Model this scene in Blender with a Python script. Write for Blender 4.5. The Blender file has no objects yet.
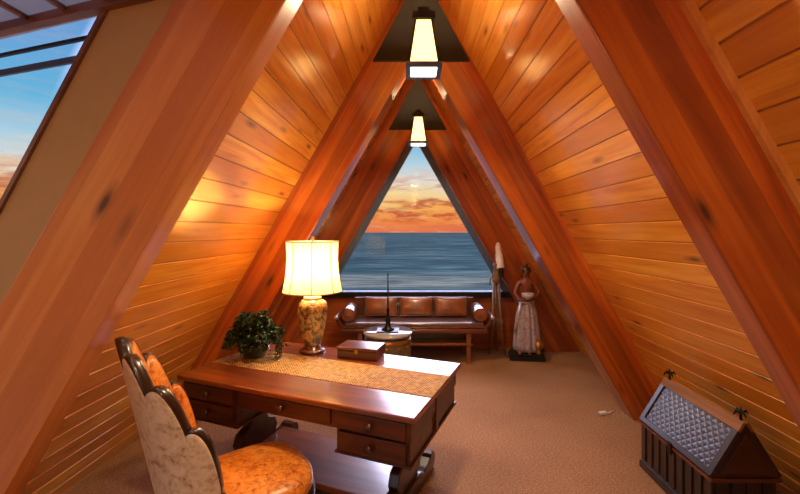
import bpy, bmesh, math, random
from mathutils import Vector, Matrix
R = math.radians
random.seed(7)
scene = bpy.context.scene
COL = scene.collection

# ------------------------------------------------------------------ camera
cd = bpy.data.cameras.new('camera'); cam = bpy.data.objects.new('camera', cd); COL.objects.link(cam)
cam.location = (0, 0, 1.7); cam.rotation_euler = (R(90), 0, 0)
cd.sensor_width = 36; cd.lens = 18; cd.shift_x = -0.015; cd.shift_y = -0.01875
cd.clip_start = 0.05; cd.clip_end = 9000
scene.camera = cam
scene.view_settings.view_transform = 'Standard'
scene.view_settings.look = 'None'
scene.view_settings.exposure = 0.0
scene.view_settings.gamma = 1.0

# ------------------------------------------------------------------ node helpers
def lin(c):
    return tuple(((v/255)/12.92 if v/255 <= .04045 else ((v/255+.055)/1.055)**2.4) for v in c)
class NT:
    def __init__(s, tree): s.t = tree; s.n = tree.nodes; s.l = tree.links
    def add(s, typ, **kw):
        nd = s.n.new(typ)
        for k, v in kw.items():
            if k.startswith('i_'):
                key = k[2:]; key = int(key) if key.isdigit() else key.replace('_', ' ')
                s.put(nd, key, v)
            else: setattr(nd, k, v)
        return nd
    def put(s, nd, key, v):
        if isinstance(v, bpy.types.NodeSocket): s.l.new(v, nd.inputs[key])
        else: nd.inputs[key].default_value = v
    def math(s, op, a, b=None, c=None):
        nd = s.n.new('ShaderNodeMath'); nd.operation = op
        s.put(nd, 0, a)
        if b is not None: s.put(nd, 1, b)
        if c is not None: s.put(nd, 2, c)
        return nd.outputs[0]
    def mix(s, f, a, b, blend='MIX'):
        nd = s.n.new('ShaderNodeMix'); nd.data_type = 'RGBA'; nd.blend_type = blend
        s.put(nd, 0, f)
        for k, v in ((6, a), (7, b)):
            if isinstance(v, tuple) and len(v) == 3: v = (*v, 1)
            s.put(nd, k, v)
        return nd.outputs[2]
    def ramp(s, f, stops, interp='LINEAR'):
        nd = s.n.new('ShaderNodeValToRGB'); cr = nd.color_ramp; cr.interpolation = interp
        while len(cr.elements) < len(stops): cr.elements.new(0.5)
        for e, (p, c) in zip(cr.elements, stops):
            e.position = p; e.color = (*c, 1) if len(c) == 3 else c
        s.put(nd, 0, f); return nd.outputs[0]
    def noise(s, vec, scale, detail=3, rough=.5, dist=0):
        nd = s.add('ShaderNodeTexNoise'); s.put(nd, 'Vector', vec)
        nd.inputs['Scale'].default_value = scale; nd.inputs['Detail'].default_value = detail
        nd.inputs['Roughness'].default_value = rough; nd.inputs['Distortion'].default_value = dist
        return nd.outputs[0]
    def mapv(s, vec, scale=(1,1,1), loc=(0,0,0), rot=(0,0,0)):
        nd = s.add('ShaderNodeMapping'); s.put(nd, 'Vector', vec)
        nd.inputs['Scale'].default_value = scale; nd.inputs['Location'].default_value = loc; nd.inputs['Rotation'].default_value = rot
        return nd.outputs[0]
    def bump(s, h, strength=.3, dist=.01):
        nd = s.add('ShaderNodeBump'); s.put(nd, 'Height', h)
        nd.inputs['Strength'].default_value = strength; nd.inputs['Distance'].default_value = dist
        return nd.outputs[0]
def newmat(name):
    m = bpy.data.materials.new(name); m.use_nodes = True
    nt = NT(m.node_tree); b = nt.n['Principled BSDF']
    return m, nt, b
def setp(nt, b, **kw):
    for k, v in kw.items():
        key = k.replace('_', ' ')
        if isinstance(v, tuple) and len(v) == 3: v = (*v, 1)
        nt.put(b, key, v)

# ------------------------------------------------------------------ world: dusk sky over the sea
w = bpy.data.worlds.new('dusk_sky'); scene.world = w; w.use_nodes = True
wt = NT(w.node_tree); bg = wt.n['Background']
tc = wt.add('ShaderNodeTexCoord').outputs['Generated']
sp = wt.add('ShaderNodeSeparateXYZ', i_0=tc)
el = sp.outputs[2]
warp = wt.noise(wt.mapv(tc, (3, 3, 14)), 1.6, 5, .6)
elw = wt.math('ADD', el, wt.math('MULTIPLY', wt.math('SUBTRACT', warp, .5), .05))
base = wt.ramp(wt.math('MULTIPLY', elw, 1.6), [
    (0.0, lin((228, 116, 84))), (0.045, lin((246, 140, 76))), (0.10, lin((252, 178, 92))), (0.15, lin((252, 214, 150))),
    (0.21, lin((232, 224, 214))), (0.29, lin((170, 210, 232))), (0.40, lin((104, 182, 224))), (0.55, lin((110, 165, 220))), (1.0, lin((90, 130, 205)))])
cl = wt.noise(wt.mapv(tc, (5.0, 5.0, 26), (1.3, .4, 2.1)), 1.9, 7, .62, .3)
clm = wt.ramp(cl, [(.49, (0, 0, 0)), (.59, (1, 1, 1))])
band = wt.ramp(wt.math('MULTIPLY', el, 4), [(0.02, (0, 0, 0)), (.16, (.9, .9, .9)), (.42, (.75, .75, .75)), (.62, (.15, .15, .15)), (1, (.1, .1, .1))])
clc = wt.ramp(wt.math('MULTIPLY', el, 4), [(.1, lin((206, 84, 50))), (.36, lin((190, 84, 66))), (.7, lin((225, 190, 190)))])
c1 = wt.mix(wt.math('MULTIPLY', clm, band), base, clc)
cl2 = wt.noise(wt.mapv(tc, (4.0, 4.0, 22), (7.3, 2.4, 5.1)), 2.4, 6, .6, .2)
cm2 = wt.math('MULTIPLY', wt.ramp(cl2, [(.52, (0, 0, 0)), (.66, (1, 1, 1))]), wt.ramp(wt.math('MULTIPLY', el, 4), [(.0, (.5,.5,.5)), (.4, (.9, .9, .9)), (.9, (0, 0, 0))]))
c1 = wt.mix(wt.math('MULTIPLY', cm2, .6), c1, lin((255, 226, 150)))
# unseen upper sky, boosted beyond dusk to add daylight to the room
front = wt.ramp(sp.outputs[1], [(.72, (0, 0, 0)), (.90, (1, 1, 1))])
hi = wt.ramp(el, [(.41, (0, 0, 0)), (.54, (1, 1, 1)), (.85, (.7, .7, .7))])
hif = wt.math('MULTIPLY', front, wt.ramp(el, [(.22, (0, 0, 0)), (.33, (1, 1, 1)), (.85, (.7, .7, .7))]))
c1 = wt.mix(hi, c1, (5.5, 5.4, 6.8))
c1 = wt.mix(hif, c1, (12.0, 11.2, 15.5))
wt.put(bg, 'Color', c1); bg.inputs['Strength'].default_value = 1.0

# ------------------------------------------------------------------ materials
def wood(name, c_dark, c_mid, c_light, coord='Object', axis=0, rough=.35, coat=.0, grain=18, bump=.08, knots=False, strips=0, coat_ior=1.5, coat_rough=.15):
    """grain running along local axis 0/1/2"""
    m, nt, b = newmat(name)
    v = nt.add('ShaderNodeTexCoord').outputs[coord]
    sc = [grain]*3; sc[axis] = grain*.06
    g = nt.noise(nt.mapv(v, tuple(sc)), 1.0, 5, .6, .6)
    sc2 = [s*.22 for s in sc]
    g2 = nt.noise(nt.mapv(v, tuple(sc2), (3.1, 1.7, 9.2)), 1.0, 2, .5, .8)
    f = nt.math('ADD', nt.math('MULTIPLY', g, .55), nt.math('MULTIPLY', g2, .45))
    col = nt.ramp(f, [(.34, c_dark), (.5, c_mid), (.64, c_light)])
    if strips:
        sx = nt.add('ShaderNodeSeparateXYZ', i_0=v)
        k = nt.math('FLOOR', nt.math('MULTIPLY', sx.outputs[1 if axis == 0 else 0], strips))
        wn = nt.add('ShaderNodeTexWhiteNoise', noise_dimensions='1D'); nt.put(wn, 'W', k)
        col = nt.mix(nt.math('MULTIPLY_ADD', wn.outputs[0], .7, 0.0), col, c_dark)
    if knots:
        kv = nt.mapv(v, (1.6, 5.5, 5.5) if axis == 0 else (5.5, 1.6, 5.5))
        vo = nt.add('ShaderNodeTexVoronoi'); nt.put(vo, 'Vector', kv); vo.inputs['Scale'].default_value = 1.0
        kk = nt.ramp(vo.outputs['Distance'], [(.035, (1, 1, 1)), (.10, (.35, .35, .35)), (.17, (0, 0, 0))])
        col = nt.mix(kk, col, tuple(x*.22 for x in c_dark))
    setp(nt, b, Base_Color=col, Roughness=rough, Coat_Weight=coat, Coat_Roughness=coat_rough, Coat_IOR=coat_ior)
    if bump: nt.put(b, 'Normal', nt.bump(g, bump, .004))
    return m

BW = .135   # board width
def boards(name, cd_, cm_, cl_, coat=.6, bw=BW):
    """tongue-and-groove boards: local x along the boards, local y across them"""
    m, nt, b = newmat(name)
    v = nt.add('ShaderNodeTexCoord').outputs['Object']
    s = nt.add('ShaderNodeSeparateXYZ', i_0=v)
    k = nt.math('FLOOR', nt.math('DIVIDE', s.outputs[1], bw))
    wn = nt.add('ShaderNodeTexWhiteNoise', noise_dimensions='1D'); nt.put(wn, 'W', k)
    off = nt.add('ShaderNodeCombineXYZ'); nt.put(off, 0, nt.math('MULTIPLY', wn.outputs[0], 37)); nt.put(off, 2, nt.math('MULTIPLY', wn.outputs[0], 11))
    va = nt.add('ShaderNodeVectorMath', operation='ADD'); nt.put(va, 0, v); nt.put(va, 1, off.outputs[0])
    v2 = va.outputs[0]
    g = nt.noise(nt.mapv(v2, (1.3, 26, 8)), 1.0, 5, .6, 1.0)
    g2 = nt.noise(nt.mapv(v2, (.7, 6, 2)), 1.0, 2, .5, 1.4)
    f = nt.math('ADD', nt.math('MULTIPLY', g, .5), nt.math('MULTIPLY', g2, .5))
    col = nt.ramp(f, [(.33, cd_), (.5, cm_), (.66, cl_)])
    col = nt.mix(nt.math('MULTIPLY', wn.outputs[0], .8), col, cd_)
    vo = nt.add('ShaderNodeTexVoronoi'); nt.put(vo, 'Vector', nt.mapv(v2, (1.9, 7.4, 3))); vo.inputs['Scale'].default_value = 1.0
    kk = nt.ramp(vo.outputs['Distance'], [(.04, (1, 1, 1)), (.09, (.55, .55, .55)), (.20, (0, 0, 0))])
    col = nt.mix(kk, col, tuple(x*.25 for x in cd_))
    # darker colour along the grooves
    fr = nt.math('ABSOLUTE', nt.math('SUBTRACT', nt.math('FRACT', nt.math('DIVIDE', s.outputs[1], bw)), .5))
    gr = nt.ramp(fr, [(.472, (0, 0, 0)), (.487, (1, 1, 1))])
    col = nt.mix(nt.math('MULTIPLY', gr, .75), col, tuple(x*.25 for x in cd_))
    setp(nt, b, Base_Color=col, Roughness=.5, Coat_Weight=coat, Coat_Roughness=.17, Coat_IOR=1.95)
    nt.put(b, 'Normal', nt.bump(g, .10, .003))
    return m

def plain(name, c, rough=.5, metal=0, noise=.12, nscale=30, bump=0, coat=0, emis=None, estr=0, **kw):
    m, nt, b = newmat(name)
    v = nt.add('ShaderNodeTexCoord').outputs['Object']
    n = nt.noise(v, nscale, 4, .6)
    col = nt.mix(nt.ramp(n, [(.3, (0, 0, 0)), (.7, (1, 1, 1))]), tuple(max(0, x*(1-noise)) for x in c), tuple(min(1, x*(1+noise)) for x in c))
    setp(nt, b, Base_Color=col, Roughness=rough, Metallic=metal, Coat_Weight=coat, **kw)
    if emis: setp(nt, b, Emission_Color=emis, Emission_Strength=estr)
    if bump: nt.put(b, 'Normal', nt.bump(n, bump, .01))
    return m

M = {}
M['boards'] = boards('pine_boards', lin((196, 118, 22)), lin((236, 166, 50)), lin((250, 196, 86)), coat=1)
M['beam'] = wood('beam_orange', lin((112, 40, 4)), lin((184, 82, 10)), lin((226, 124, 28)), coord='UV', axis=0, grain=14, strips=9, knots=True, coat=1, coat_ior=2.0, coat_rough=.14)
M['beam_lit'] = wood('beam_lit', lin((182, 102, 36)), lin((222, 144, 64)), lin((240, 176, 96)), coord='UV', axis=0, grain=14, strips=9, knots=True, coat=.6, coat_ior=1.6, coat_rough=.2)  # same wood as beam; daylight on the left beam put into paler colour
M['strip'] = wood('pale_strip', lin((200, 130, 60)), lin((220, 150, 80)), lin((235, 170, 100)), coord='UV', axis=0)
M['desk'] = wood('desk_wood', lin((70, 24, 5)), lin((116, 48, 12)), lin((146, 70, 22)), axis=0, grain=22, rough=.45, coat=1, coat_ior=1.9, coat_rough=.16)
M['desk_shaded'] = wood('desk_shaded_wood', lin((38, 14, 5)), lin((66, 26, 9)), lin((92, 40, 15)), axis=0, grain=22, rough=.45, coat=.4)  # same wood as the top; shade below it put into the darker colour
M['desk_dark'] = wood('desk_dark_wood', lin((30, 12, 7)), lin((46, 20, 11)), lin((66, 30, 16)), axis=0, grain=22, rough=.35, coat=.8)
M['red_wood'] = wood('red_brown_wood', lin((54, 20, 10)), lin((82, 32, 16)), lin((108, 48, 24)), axis=0, grain=20, rough=.3, coat=.8)
M['brown_wood'] = wood('brown_wood', lin((80, 44, 20)), lin((116, 66, 30)), lin((146, 90, 46)), axis=0, grain=20, rough=.45)
M['chest'] = wood('chest_wood', lin((16, 8, 7)), lin((30, 16, 13)), lin((48, 28, 22)), axis=2, grain=26, rough=.4, coat=.4)
M['chest_tan'] = wood('chest_tan_wood', lin((88, 54, 20)), lin((122, 78, 32)), lin((146, 98, 44)), axis=1, grain=26, rough=.6)
M['black'] = plain('black_metal', (.004, .003, .002), .85, noise=.3)
M['iron'] = plain('dark_iron', (.012, .010, .010), .35, .6)
M['frame'] = plain('window_frame_metal', lin((88, 108, 142)), .35, .3)
M['tan_paint'] = plain('tan_paint', lin((196, 164, 100)), .6, noise=.04, nscale=6)
M['white_boards'] = boards('white_boards', lin((196, 194, 202)), lin((206, 206, 214)), lin((214, 214, 222)), coat=1, bw=.22)
M['brown_trim'] = wood('brown_trim', lin((92, 58, 40)), lin((116, 76, 54)), lin((140, 96, 68)), axis=0)
M['cream'] = plain('cream_plaster', lin((215, 190, 150)), .7)
M['glaze_white'] = plain('white_plastic', lin((225, 222, 220)), .3)
M['leather_brown'] = plain('brown_leather', lin((134, 74, 42)), .32, nscale=9, noise=.35, bump=.3, coat=.3)
M['leather_red'] = plain('red_brown_leather', lin((72, 36, 34)), .3, nscale=14, noise=.2, coat=1, Coat_IOR=2.2, Coat_Roughness=.25)
M['leaf'] = plain('leaf_green', lin((34, 52, 18)), .45, nscale=12, noise=.6)
M['pot'] = plain('dark_glazed_pot', lin((24, 26, 20)), .2, coat=1)
M['stone'] = plain('drum_stone', lin((96, 84, 52)), .45, nscale=10, noise=.4, bump=.2)
M['silver'] = plain('aged_silver', lin((200, 196, 208)), .35, .5, nscale=18, noise=.25, bump=.2)
M['glasstop'] = plain('pale_polished_top', lin((150, 150, 160)), .12, coat=1, Coat_IOR=1.9)
M['carved'] = plain('carved_brown_wood', lin((120, 58, 34)), .35, nscale=22, noise=.35, bump=.3, coat=.5)
M['carved_grey'] = plain('silvered_carving', lin((176, 166, 186)), .34, .3, nscale=26, noise=.35, bump=.3)
M['gold'] = plain('worn_gilt', lin((170, 120, 66)), .35, .6, nscale=20, noise=.3)
M['tube'] = plain('white_enamel', lin((225, 215, 220)), .25)
M['tripod'] = plain('weathered_wood', lin((118, 92, 70)), .5, nscale=24, noise=.3)
M['chairtrim'] = wood('chair_trim_wood', lin((20, 8, 5)), lin((34, 14, 9)), lin((52, 24, 14)), axis=0, rough=.3, coat=.8)

def glass_mat():
    m, nt, b = newmat('clear_glass')
    g = nt.add('ShaderNodeBsdfGlossy'); g.inputs['Roughness'].default_value = .02
    t = nt.add('ShaderNodeBsdfTransparent'); t.inputs['Color'].default_value = (.97, .98, .98, 1)
    mx = nt.add('ShaderNodeMixShader'); mx.inputs[0].default_value = .006; nt.put(mx, 1, t.outputs[0]); nt.put(mx, 2, g.outputs[0])
    nt.l.new(mx.outputs[0], nt.n['Material Output'].inputs[0]); return m
M['glass'] = glass_mat()

def carpet_mat():
    m, nt, b = newmat('sisal_carpet')
    v = nt.add('ShaderNodeTexCoord').outputs['Object']
    n1 = nt.noise(nt.mapv(v, (60, 150, 1)), 1, 3, .6)
    n2 = nt.noise(v, 1.3, 3, .5)
    n3 = nt.noise(nt.mapv(v, (220, 90, 1)), 1, 2, .6)
    f = nt.math('ADD', nt.math('MULTIPLY', n1, .5), nt.math('ADD', nt.math('MULTIPLY', n3, .35), nt.math('MULTIPLY', n2, .15)))
    col = nt.ramp(f, [(.36, lin((92, 62, 42))), (.5, lin((142, 104, 74))), (.64, lin((186, 148, 112)))])
    setp(nt, b, Base_Color=col, Roughness=.9)
    nt.put(b, 'Normal', nt.bump(f, .6, .006)); return m
M['carpet'] = carpet_mat()

def sea_mat():
    m, nt, b = newmat('sea_water')
    v = nt.add('ShaderNodeTexCoord').outputs['Object']
    s = nt.add('ShaderNodeSeparateXYZ', i_0=v)
    w1 = nt.noise(nt.mapv(v, (.035, .16, 1)), 1, 6, .65, .4)
    w2 = nt.noise(nt.mapv(v, (.004, .012, 1)), 1, 4, .6)
    f = nt.math('ADD', nt.math('MULTIPLY', w1, .6), nt.math('MULTIPLY', w2, .4))
    col = nt.ramp(f, [(.36, lin((22, 32, 36))), (.5, lin((32, 48, 53))), (.60, lin((58, 74, 74)))])
    # surf lines nearer the shore
    yy = nt.math('ADD', s.outputs[1], nt.math('MULTIPLY', nt.noise(nt.mapv(v, (.03, .05, 1)), 1, 4, .6), 22))
    surf = nt.ramp(nt.math('DIVIDE', yy, 200), [(.36, (.25,.25,.25)), (.40, (.8, .8, .8)), (.435, (.1, .1, .1)), (.47, (.15, .15, .15)), (.50, (.85, .85, .85)), (.56, (.5, .5, .5)), (.64, (0, 0, 0))])
    foam = nt.math('MULTIPLY', surf, nt.ramp(nt.noise(nt.mapv(v, (.08, .5, 1)), 1, 6, .7), [(.40, (0, 0, 0)), (.56, (1, 1, 1))]))
    col = nt.mix(nt.math('MULTIPLY', foam, .75), col, lin((104, 100, 88)))
    setp(nt, b, Base_Color=col, Roughness=.6, Specular_IOR_Level=0.0)
    nt.put(b, 'Normal', nt.bump(w1, .4, .5)); return m
M['sea'] = sea_mat()

def fabric_floral():
    m, nt, b = newmat('cream_floral_fabric')
    v = nt.add('ShaderNodeTexCoord').outputs['Object']
    n = nt.noise(v, 13, 4, .6, 1.5); n2 = nt.noise(v, 40, 3, .6, .8)
    f = nt.math('ADD', nt.math('MULTIPLY', n, .6), nt.math('MULTIPLY', n2, .4))
    col = nt.ramp(f, [(.36, lin((160, 116, 96))), (.42, lin((196, 170, 142))), (.50, lin((214, 198, 172))), (.62, lin((226, 212, 192))), (.72, lin((150, 148, 140)))])
    setp(nt, b, Base_Color=col, Roughness=.75, Sheen_Weight=.3); nt.put(b, 'Normal', nt.bump(n2, .3, .006)); return m
M['floral'] = fabric_floral()
def fabric_orange():
    m, nt, b = newmat('orange_damask')
    v = nt.add('ShaderNodeTexCoord').outputs['Object']
    n = nt.noise(v, 14, 4, .65, 1.8); n2 = nt.noise(v, 45, 3, .6)
    f = nt.math('ADD', nt.math('MULTIPLY', n, .65), nt.math('MULTIPLY', n2, .35))
    col = nt.ramp(f, [(.38, lin((150, 72, 14))), (.46, lin((206, 120, 34))), (.56, lin((232, 152, 60))), (.68, lin((214, 160, 96)))])
    setp(nt, b, Base_Color=col, Roughness=.4, Coat_Weight=.35, Coat_Roughness=.3, Coat_IOR=1.7); nt.put(b, 'Normal', nt.bump(n, .35, .006)); return m
M['orange'] = fabric_orange()
def runner_mat():
    m, nt, b = newmat('woven_runner')
    v = nt.add('ShaderNodeTexCoord').outputs['Object']
    s = nt.add('ShaderNodeSeparateXYZ', i_0=v)
    # herringbone: zigzag rows
    zig = nt.math('ABSOLUTE', nt.math('SUBTRACT', nt.math('FRACT', nt.math('MULTIPLY', s.outputs[0], 9)), .5))
    ph = nt.math('SINE', nt.math('MULTIPLY', nt.math('ADD', s.outputs[1], nt.math('MULTIPLY', zig, .10)), 300))
    n = nt.noise(v, 30, 3, .6)
    f = nt.math('ADD', nt.math('MULTIPLY', ph, .2), n)
    col = nt.ramp(f, [(.3, lin((112, 78, 36))), (.5, lin((158, 118, 60))), (.72, lin((200, 162, 96)))])
    setp(nt, b, Base_Color=col, Roughness=.7); nt.put(b, 'Normal', nt.bump(ph, .3, .003)); return m
M['runner'] = runner_mat()
def lattice_mat():
    m, nt, b = newmat('blue_lattice_inlay')
    v = nt.add('ShaderNodeTexCoord').outputs['UV']
    s = nt.add('ShaderNodeSeparateXYZ', i_0=v)
    a = nt.math('ABSOLUTE', nt.math('SINE', nt.math('MULTIPLY', nt.math('ADD', s.outputs[0], s.outputs[1]), 62)))
    c = nt.math('ABSOLUTE', nt.math('SINE', nt.math('MULTIPLY', nt.math('SUBTRACT', s.outputs[0], s.outputs[1]), 62)))
    f = nt.math('MINIMUM', a, c)
    col = nt.ramp(f, [(.12, lin((24, 22, 32))), (.3, lin((66, 70, 98))), (.8, lin((48, 52, 76)))])
    n = nt.noise(v, 20, 3, .6)
    col = nt.mix(nt.math('MULTIPLY', n, .5), col, lin((60, 60, 78)))
    setp(nt, b, Base_Color=col, Roughness=.3, Metallic=.2, Coat_Weight=.4, Coat_IOR=1.5, Coat_Roughness=.3); nt.put(b, 'Normal', nt.bump(f, .6, .006)); return m
M['lattice'] = lattice_mat()
def shade_mat():
    m, nt, b = newmat('parchment_shade')
    v = nt.add('ShaderNodeTexCoord').outputs['Object']
    n = nt.noise(v, 20, 3, .5)
    col = nt.mix(n, lin((250, 205, 130)), lin((255, 225, 165)))
    d = nt.add('ShaderNodeBsdfDiffuse'); nt.put(d, 'Color', col)
    t = nt.add('ShaderNodeBsdfTranslucent'); nt.put(t, 'Color', col)
    mx = nt.add('ShaderNodeMixShader'); mx.inputs[0].default_value = .6; nt.put(mx, 1, d.outputs[0]); nt.put(mx, 2, t.outputs[0])
    nt.l.new(mx.outputs[0], nt.n['Material Output'].inputs[0]); return m
M['shade'] = shade_mat()
def vase_mat():
    m, nt, b = newmat('painted_vase')
    v = nt.add('ShaderNodeTexCoord').outputs['Object']
    n = nt.noise(v, 14, 4, .65, 1.2); n2 = nt.noise(nt.mapv(v, (1, 1, 1), (5, 2, 8)), 11, 4, .6, 1.0)
    col = nt.ramp(n, [(.40, lin((70, 50, 26))), (.48, lin((150, 116, 66))), (.56, lin((200, 172, 118))), (.66, lin((180, 116, 46)))])
    k = nt.ramp(n2, [(.55, (0, 0, 0)), (.62, (1, 1, 1))])
    col = nt.mix(k, col, lin((88, 96, 84)))
    setp(nt, b, Base_Color=col, Roughness=.3, Coat_Weight=.7); return m
M['vase'] = vase_mat()
def emit_mat(name, c, s):
    m, nt, b = newmat(name)
    v = nt.add('ShaderNodeTexCoord').outputs['Object']
    n = nt.noise(v, 8, 2, .5)
    col = nt.mix(n, c, tuple(x*.94 for x in c))
    setp(nt, b, Base_Color=c, Roughness=.4, Emission_Color=col, Emission_Strength=s); return m
M['lantern_glass'] = emit_mat('lantern_glass', (1.0, .66, .22), 3.2)
M['lantern_lens'] = emit_mat('lantern_lens', (1.0, .86, .66), 8.0)

# ------------------------------------------------------------------ mesh helpers
class MB:
    def __init__(s): s.bm = bmesh.new()
    def _add(s, verts, faces, smooth=False, T=None):
        vs = [s.bm.verts.new(T @ Vector(v) if T else Vector(v)) for v in verts]
        for f in faces:
            try:
                fc = s.bm.faces.new([vs[i] for i in f]); fc.smooth = smooth
            except ValueError: pass
        return vs
    def box(s, x0, x1, y0, y1, z0, z1, T=None):
        v = [(x, y, z) for z in (z0, z1) for y in (y0, y1) for x in (x0, x1)]
        s._add(v, [(0,2,3,1), (4,5,7,6), (0,1,5,4), (2,6,7,3), (0,4,6,2), (1,3,7,5)], False, T); return s
    def cbox(s, c, d, T=None):
        return s.box(c[0]-d[0]/2, c[0]+d[0]/2, c[1]-d[1]/2, c[1]+d[1]/2, c[2]-d[2]/2, c[2]+d[2]/2, T)
    def prism(s, poly, axis, a0, a1, T=None):
        """poly of 2D points extruded along axis 'x','y','z'"""
        def P(p, a):
            return {'x': (a, p[0], p[1]), 'y': (p[0], a, p[1]), 'z': (p[0], p[1], a)}[axis]
        n = len(poly); v = [P(p, a0) for p in poly] + [P(p, a1) for p in poly]
        f = [tuple(range(n-1, -1, -1)), tuple(range(n, 2*n))] + [(i, (i+1) % n, n+(i+1) % n, n+i) for i in range(n)]
        s._add(v, f, False, T); return s
    def lathe(s, prof, segs=32, T=None, cap=True, rad=None, smooth=True):
        """prof: (r,z) list; rad(angle) multiplies r"""
        n = len(prof); v = []
        for i in range(segs):
            a = 2*math.pi*i/segs; k = rad(a) if rad else 1
            for r, z in prof: v.append((r*k*math.cos(a), r*k*math.sin(a), z))
        f = []
        for i in range(segs):
            j = (i+1) % segs
            for q in range(n-1): f.append((i*n+q, j*n+q, j*n+q+1, i*n+q+1))
        if cap:
            if prof[0][0] > 1e-4: f.append(tuple(i*n for i in range(segs-1, -1, -1)))
            if prof[-1][0] > 1e-4: f.append(tuple(i*n+n-1 for i in range(segs)))
        s._add(v, f, smooth, T); return s
    def tube(s, pts, r, segs=10, T=None, closed=False):
        pts = [Vector(p) for p in pts]; n = len(pts)
        rr = r if isinstance(r, (list, tuple)) else [r]*n
        v = []; up = None
        for i, p in enumerate(pts):
            if closed: d = pts[(i+1) % n]-pts[i-1]
            else: d = pts[min(i+1, n-1)]-pts[max(i-1, 0)]
            d.normalize()
            if up is None:
                up = Vector((0, 0, 1)) if abs(d.z) < .9 else Vector((1, 0, 0))
            u = (up - d*up.dot(d)).normalized(); w_ = d.cross(u); up = u
            for k in range(segs):
                a = 2*math.pi*k/segs; v.append(p + (u*math.cos(a)+w_*math.sin(a))*rr[i])
        f = []
        for i in range(n if closed else n-1):
            j = (i+1) % n
            for k in range(segs):
                l = (k+1) % segs; f.append((i*segs+k, i*segs+l, j*segs+l, j*segs+k))
        if not closed: f += [tuple(range(segs-1, -1, -1)), tuple(range((n-1)*segs, n*segs))]
        s._add(v, f, True, T); return s
    def grid(s, fn, nu, nv, closed_u=False, T=None, smooth=True):
        v = [fn(i/(nu-1 if not closed_u else nu), j/(nv-1)) for i in range(nu) for j in range(nv)]
        f = []
        for i in range(nu if closed_u else nu-1):
            k = (i+1) % nu
            for j in range(nv-1): f.append((i*nv+j, k*nv+j, k*nv+j+1, i*nv+j+1))
        s._add(v, f, smooth, T); return s
    def ball(s, c, r, segs=20, rings=12, sc=(1, 1, 1), T=None):
        prof = [(max(1e-5, math.sin(math.pi*i/rings))*r, -math.cos(math.pi*i/rings)*r) for i in range(rings+1)]
        prof[0] = (1e-5, -r); prof[-1] = (1e-5, r)
        TT = Matrix.Translation(c) @ Matrix.Diagonal((*sc, 1))
        s.lathe(prof, segs, (T @ TT) if T else TT, cap=False); return s
    def build(s, name, mat, parent=None, uv=None, bevel=0, loc=None, rot=None, subd=0, seg=2):
        bmesh.ops.recalc_face_normals(s.bm, faces=s.bm.faces)
        if uv:
            L = s.bm.loops.layers.uv.new('UVMap')
            for f in s.bm.faces:
                for l in f.loops: l[L].uv = uv(l.vert.co, f.normal)
        me = bpy.data.meshes.new(name); s.bm.to_mesh(me); s.bm.free()
        me.materials.append(M[mat] if isinstance(mat, str) else mat)
        o = bpy.data.objects.new(name, me); COL.objects.link(o)
        if parent: o.parent = parent
        if loc: o.location = loc
        if rot: o.rotation_euler = rot
        if bevel:
            b = o.modifiers.new('bevel', 'BEVEL'); b.width = bevel; b.segments = seg; b.limit_method = 'ANGLE'; b.angle_limit = R(40)
        if subd:
            b = o.modifiers.new('smooth', 'SUBSURF'); b.levels = subd; b.render_levels = subd
        return o
def tag(o, label=None, cat=None, group=None, kind=None):
    if label: o['label'] = label
    if cat: o['category'] = cat
    if group: o['group'] = group
    if kind: o['kind'] = kind
    return o
def thing(name, label, cat, loc=(0, 0, 0), rz=0, group=None):
    o = bpy.data.objects.new(name, None); COL.objects.link(o); o.empty_display_size = .1
    o.location = loc; o.rotation_euler = (0, 0, rz); return tag(o, label, cat, group)
def struct(o, label, cat='room'):
    return tag(o, label, cat, None, 'structure')
def copy_tree(o, parent=None):
    c = o.copy(); COL.objects.link(c); c.parent = parent
    for ch in [k for k in bpy.data.objects if k.parent == o]: copy_tree(ch, c)
    return c

# ------------------------------------------------------------------ room shell
XC, ZE, K = .064, 1.7, .57          # ridge line x, eye height, slope (dx/dz)
WI, WO = .966, 1.356                # inner / outer half widths at eye height
Y0, Y1 = -3.0, 5.86
APEX = ZE+WO/K
ang = math.atan2(1, K)              # slope angle from horizontal (60.3 deg)
# floor
mb = MB(); mb.prism([(-4.2, Y0), (XC+WO+K*ZE+.05, Y0), (XC+WO+K*ZE+.05, Y1+.12), (XC-WO-K*ZE-.05, Y1+.12), (XC-WO-K*ZE-.05, 2.4), (-4.2, 2.6)], 'z', -.12, 0)
struct(mb.build('floor', 'carpet'), 'tan woven sisal carpet covering the attic floor', 'floor')

def slope(side, y0, y1, zlo, zhi, name, label, th=.04):
    """boarded slope: local x = along the room, local y = up the slope, local z = outwards (thickness)"""
    L0 = (zlo)*math.sqrt(1+K*K); L1 = zhi*math.sqrt(1+K*K)
    prof = []; k = math.floor(L0/BW)
    pts = [(L0, 0)]
    while k*BW < L1:
        g = k*BW
        for d, dz in ((-.006, 0), (-.003, .006), (.003, .006), (.006, 0)):
            if L0 < g+d < L1: pts.append((g+d, dz))
        k += 1
    pts += [(L1, 0), (L1, th), (L0, th)]
    mb = MB(); mb.prism(pts, 'x', y0, y1)
    o = mb.build(name, 'boards')
    # local axes in world
    ax = Vector((0, 1, 0)); ay = Vector((-side*K, 0, 1)).normalized(); az = Vector((side, 0, K)).normalized()
    m = Matrix((ax, ay, az)).transposed().to_4x4(); m.translation = Vector((XC+side*(WO+K*ZE), 0, 0))
    if m.to_3x3().determinant() < 0:   # keep a proper rotation: flip x
        ax = -ax; m = Matrix((ax, ay, az)).transposed().to_4x4(); m.translation = Vector((XC+side*(WO+K*ZE), 0, 0))
        for v in o.data.vertices: v.co.x = -v.co.x
        o.data.flip_normals()
    o.matrix_world = m
    return struct(o, label, 'wall')
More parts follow.
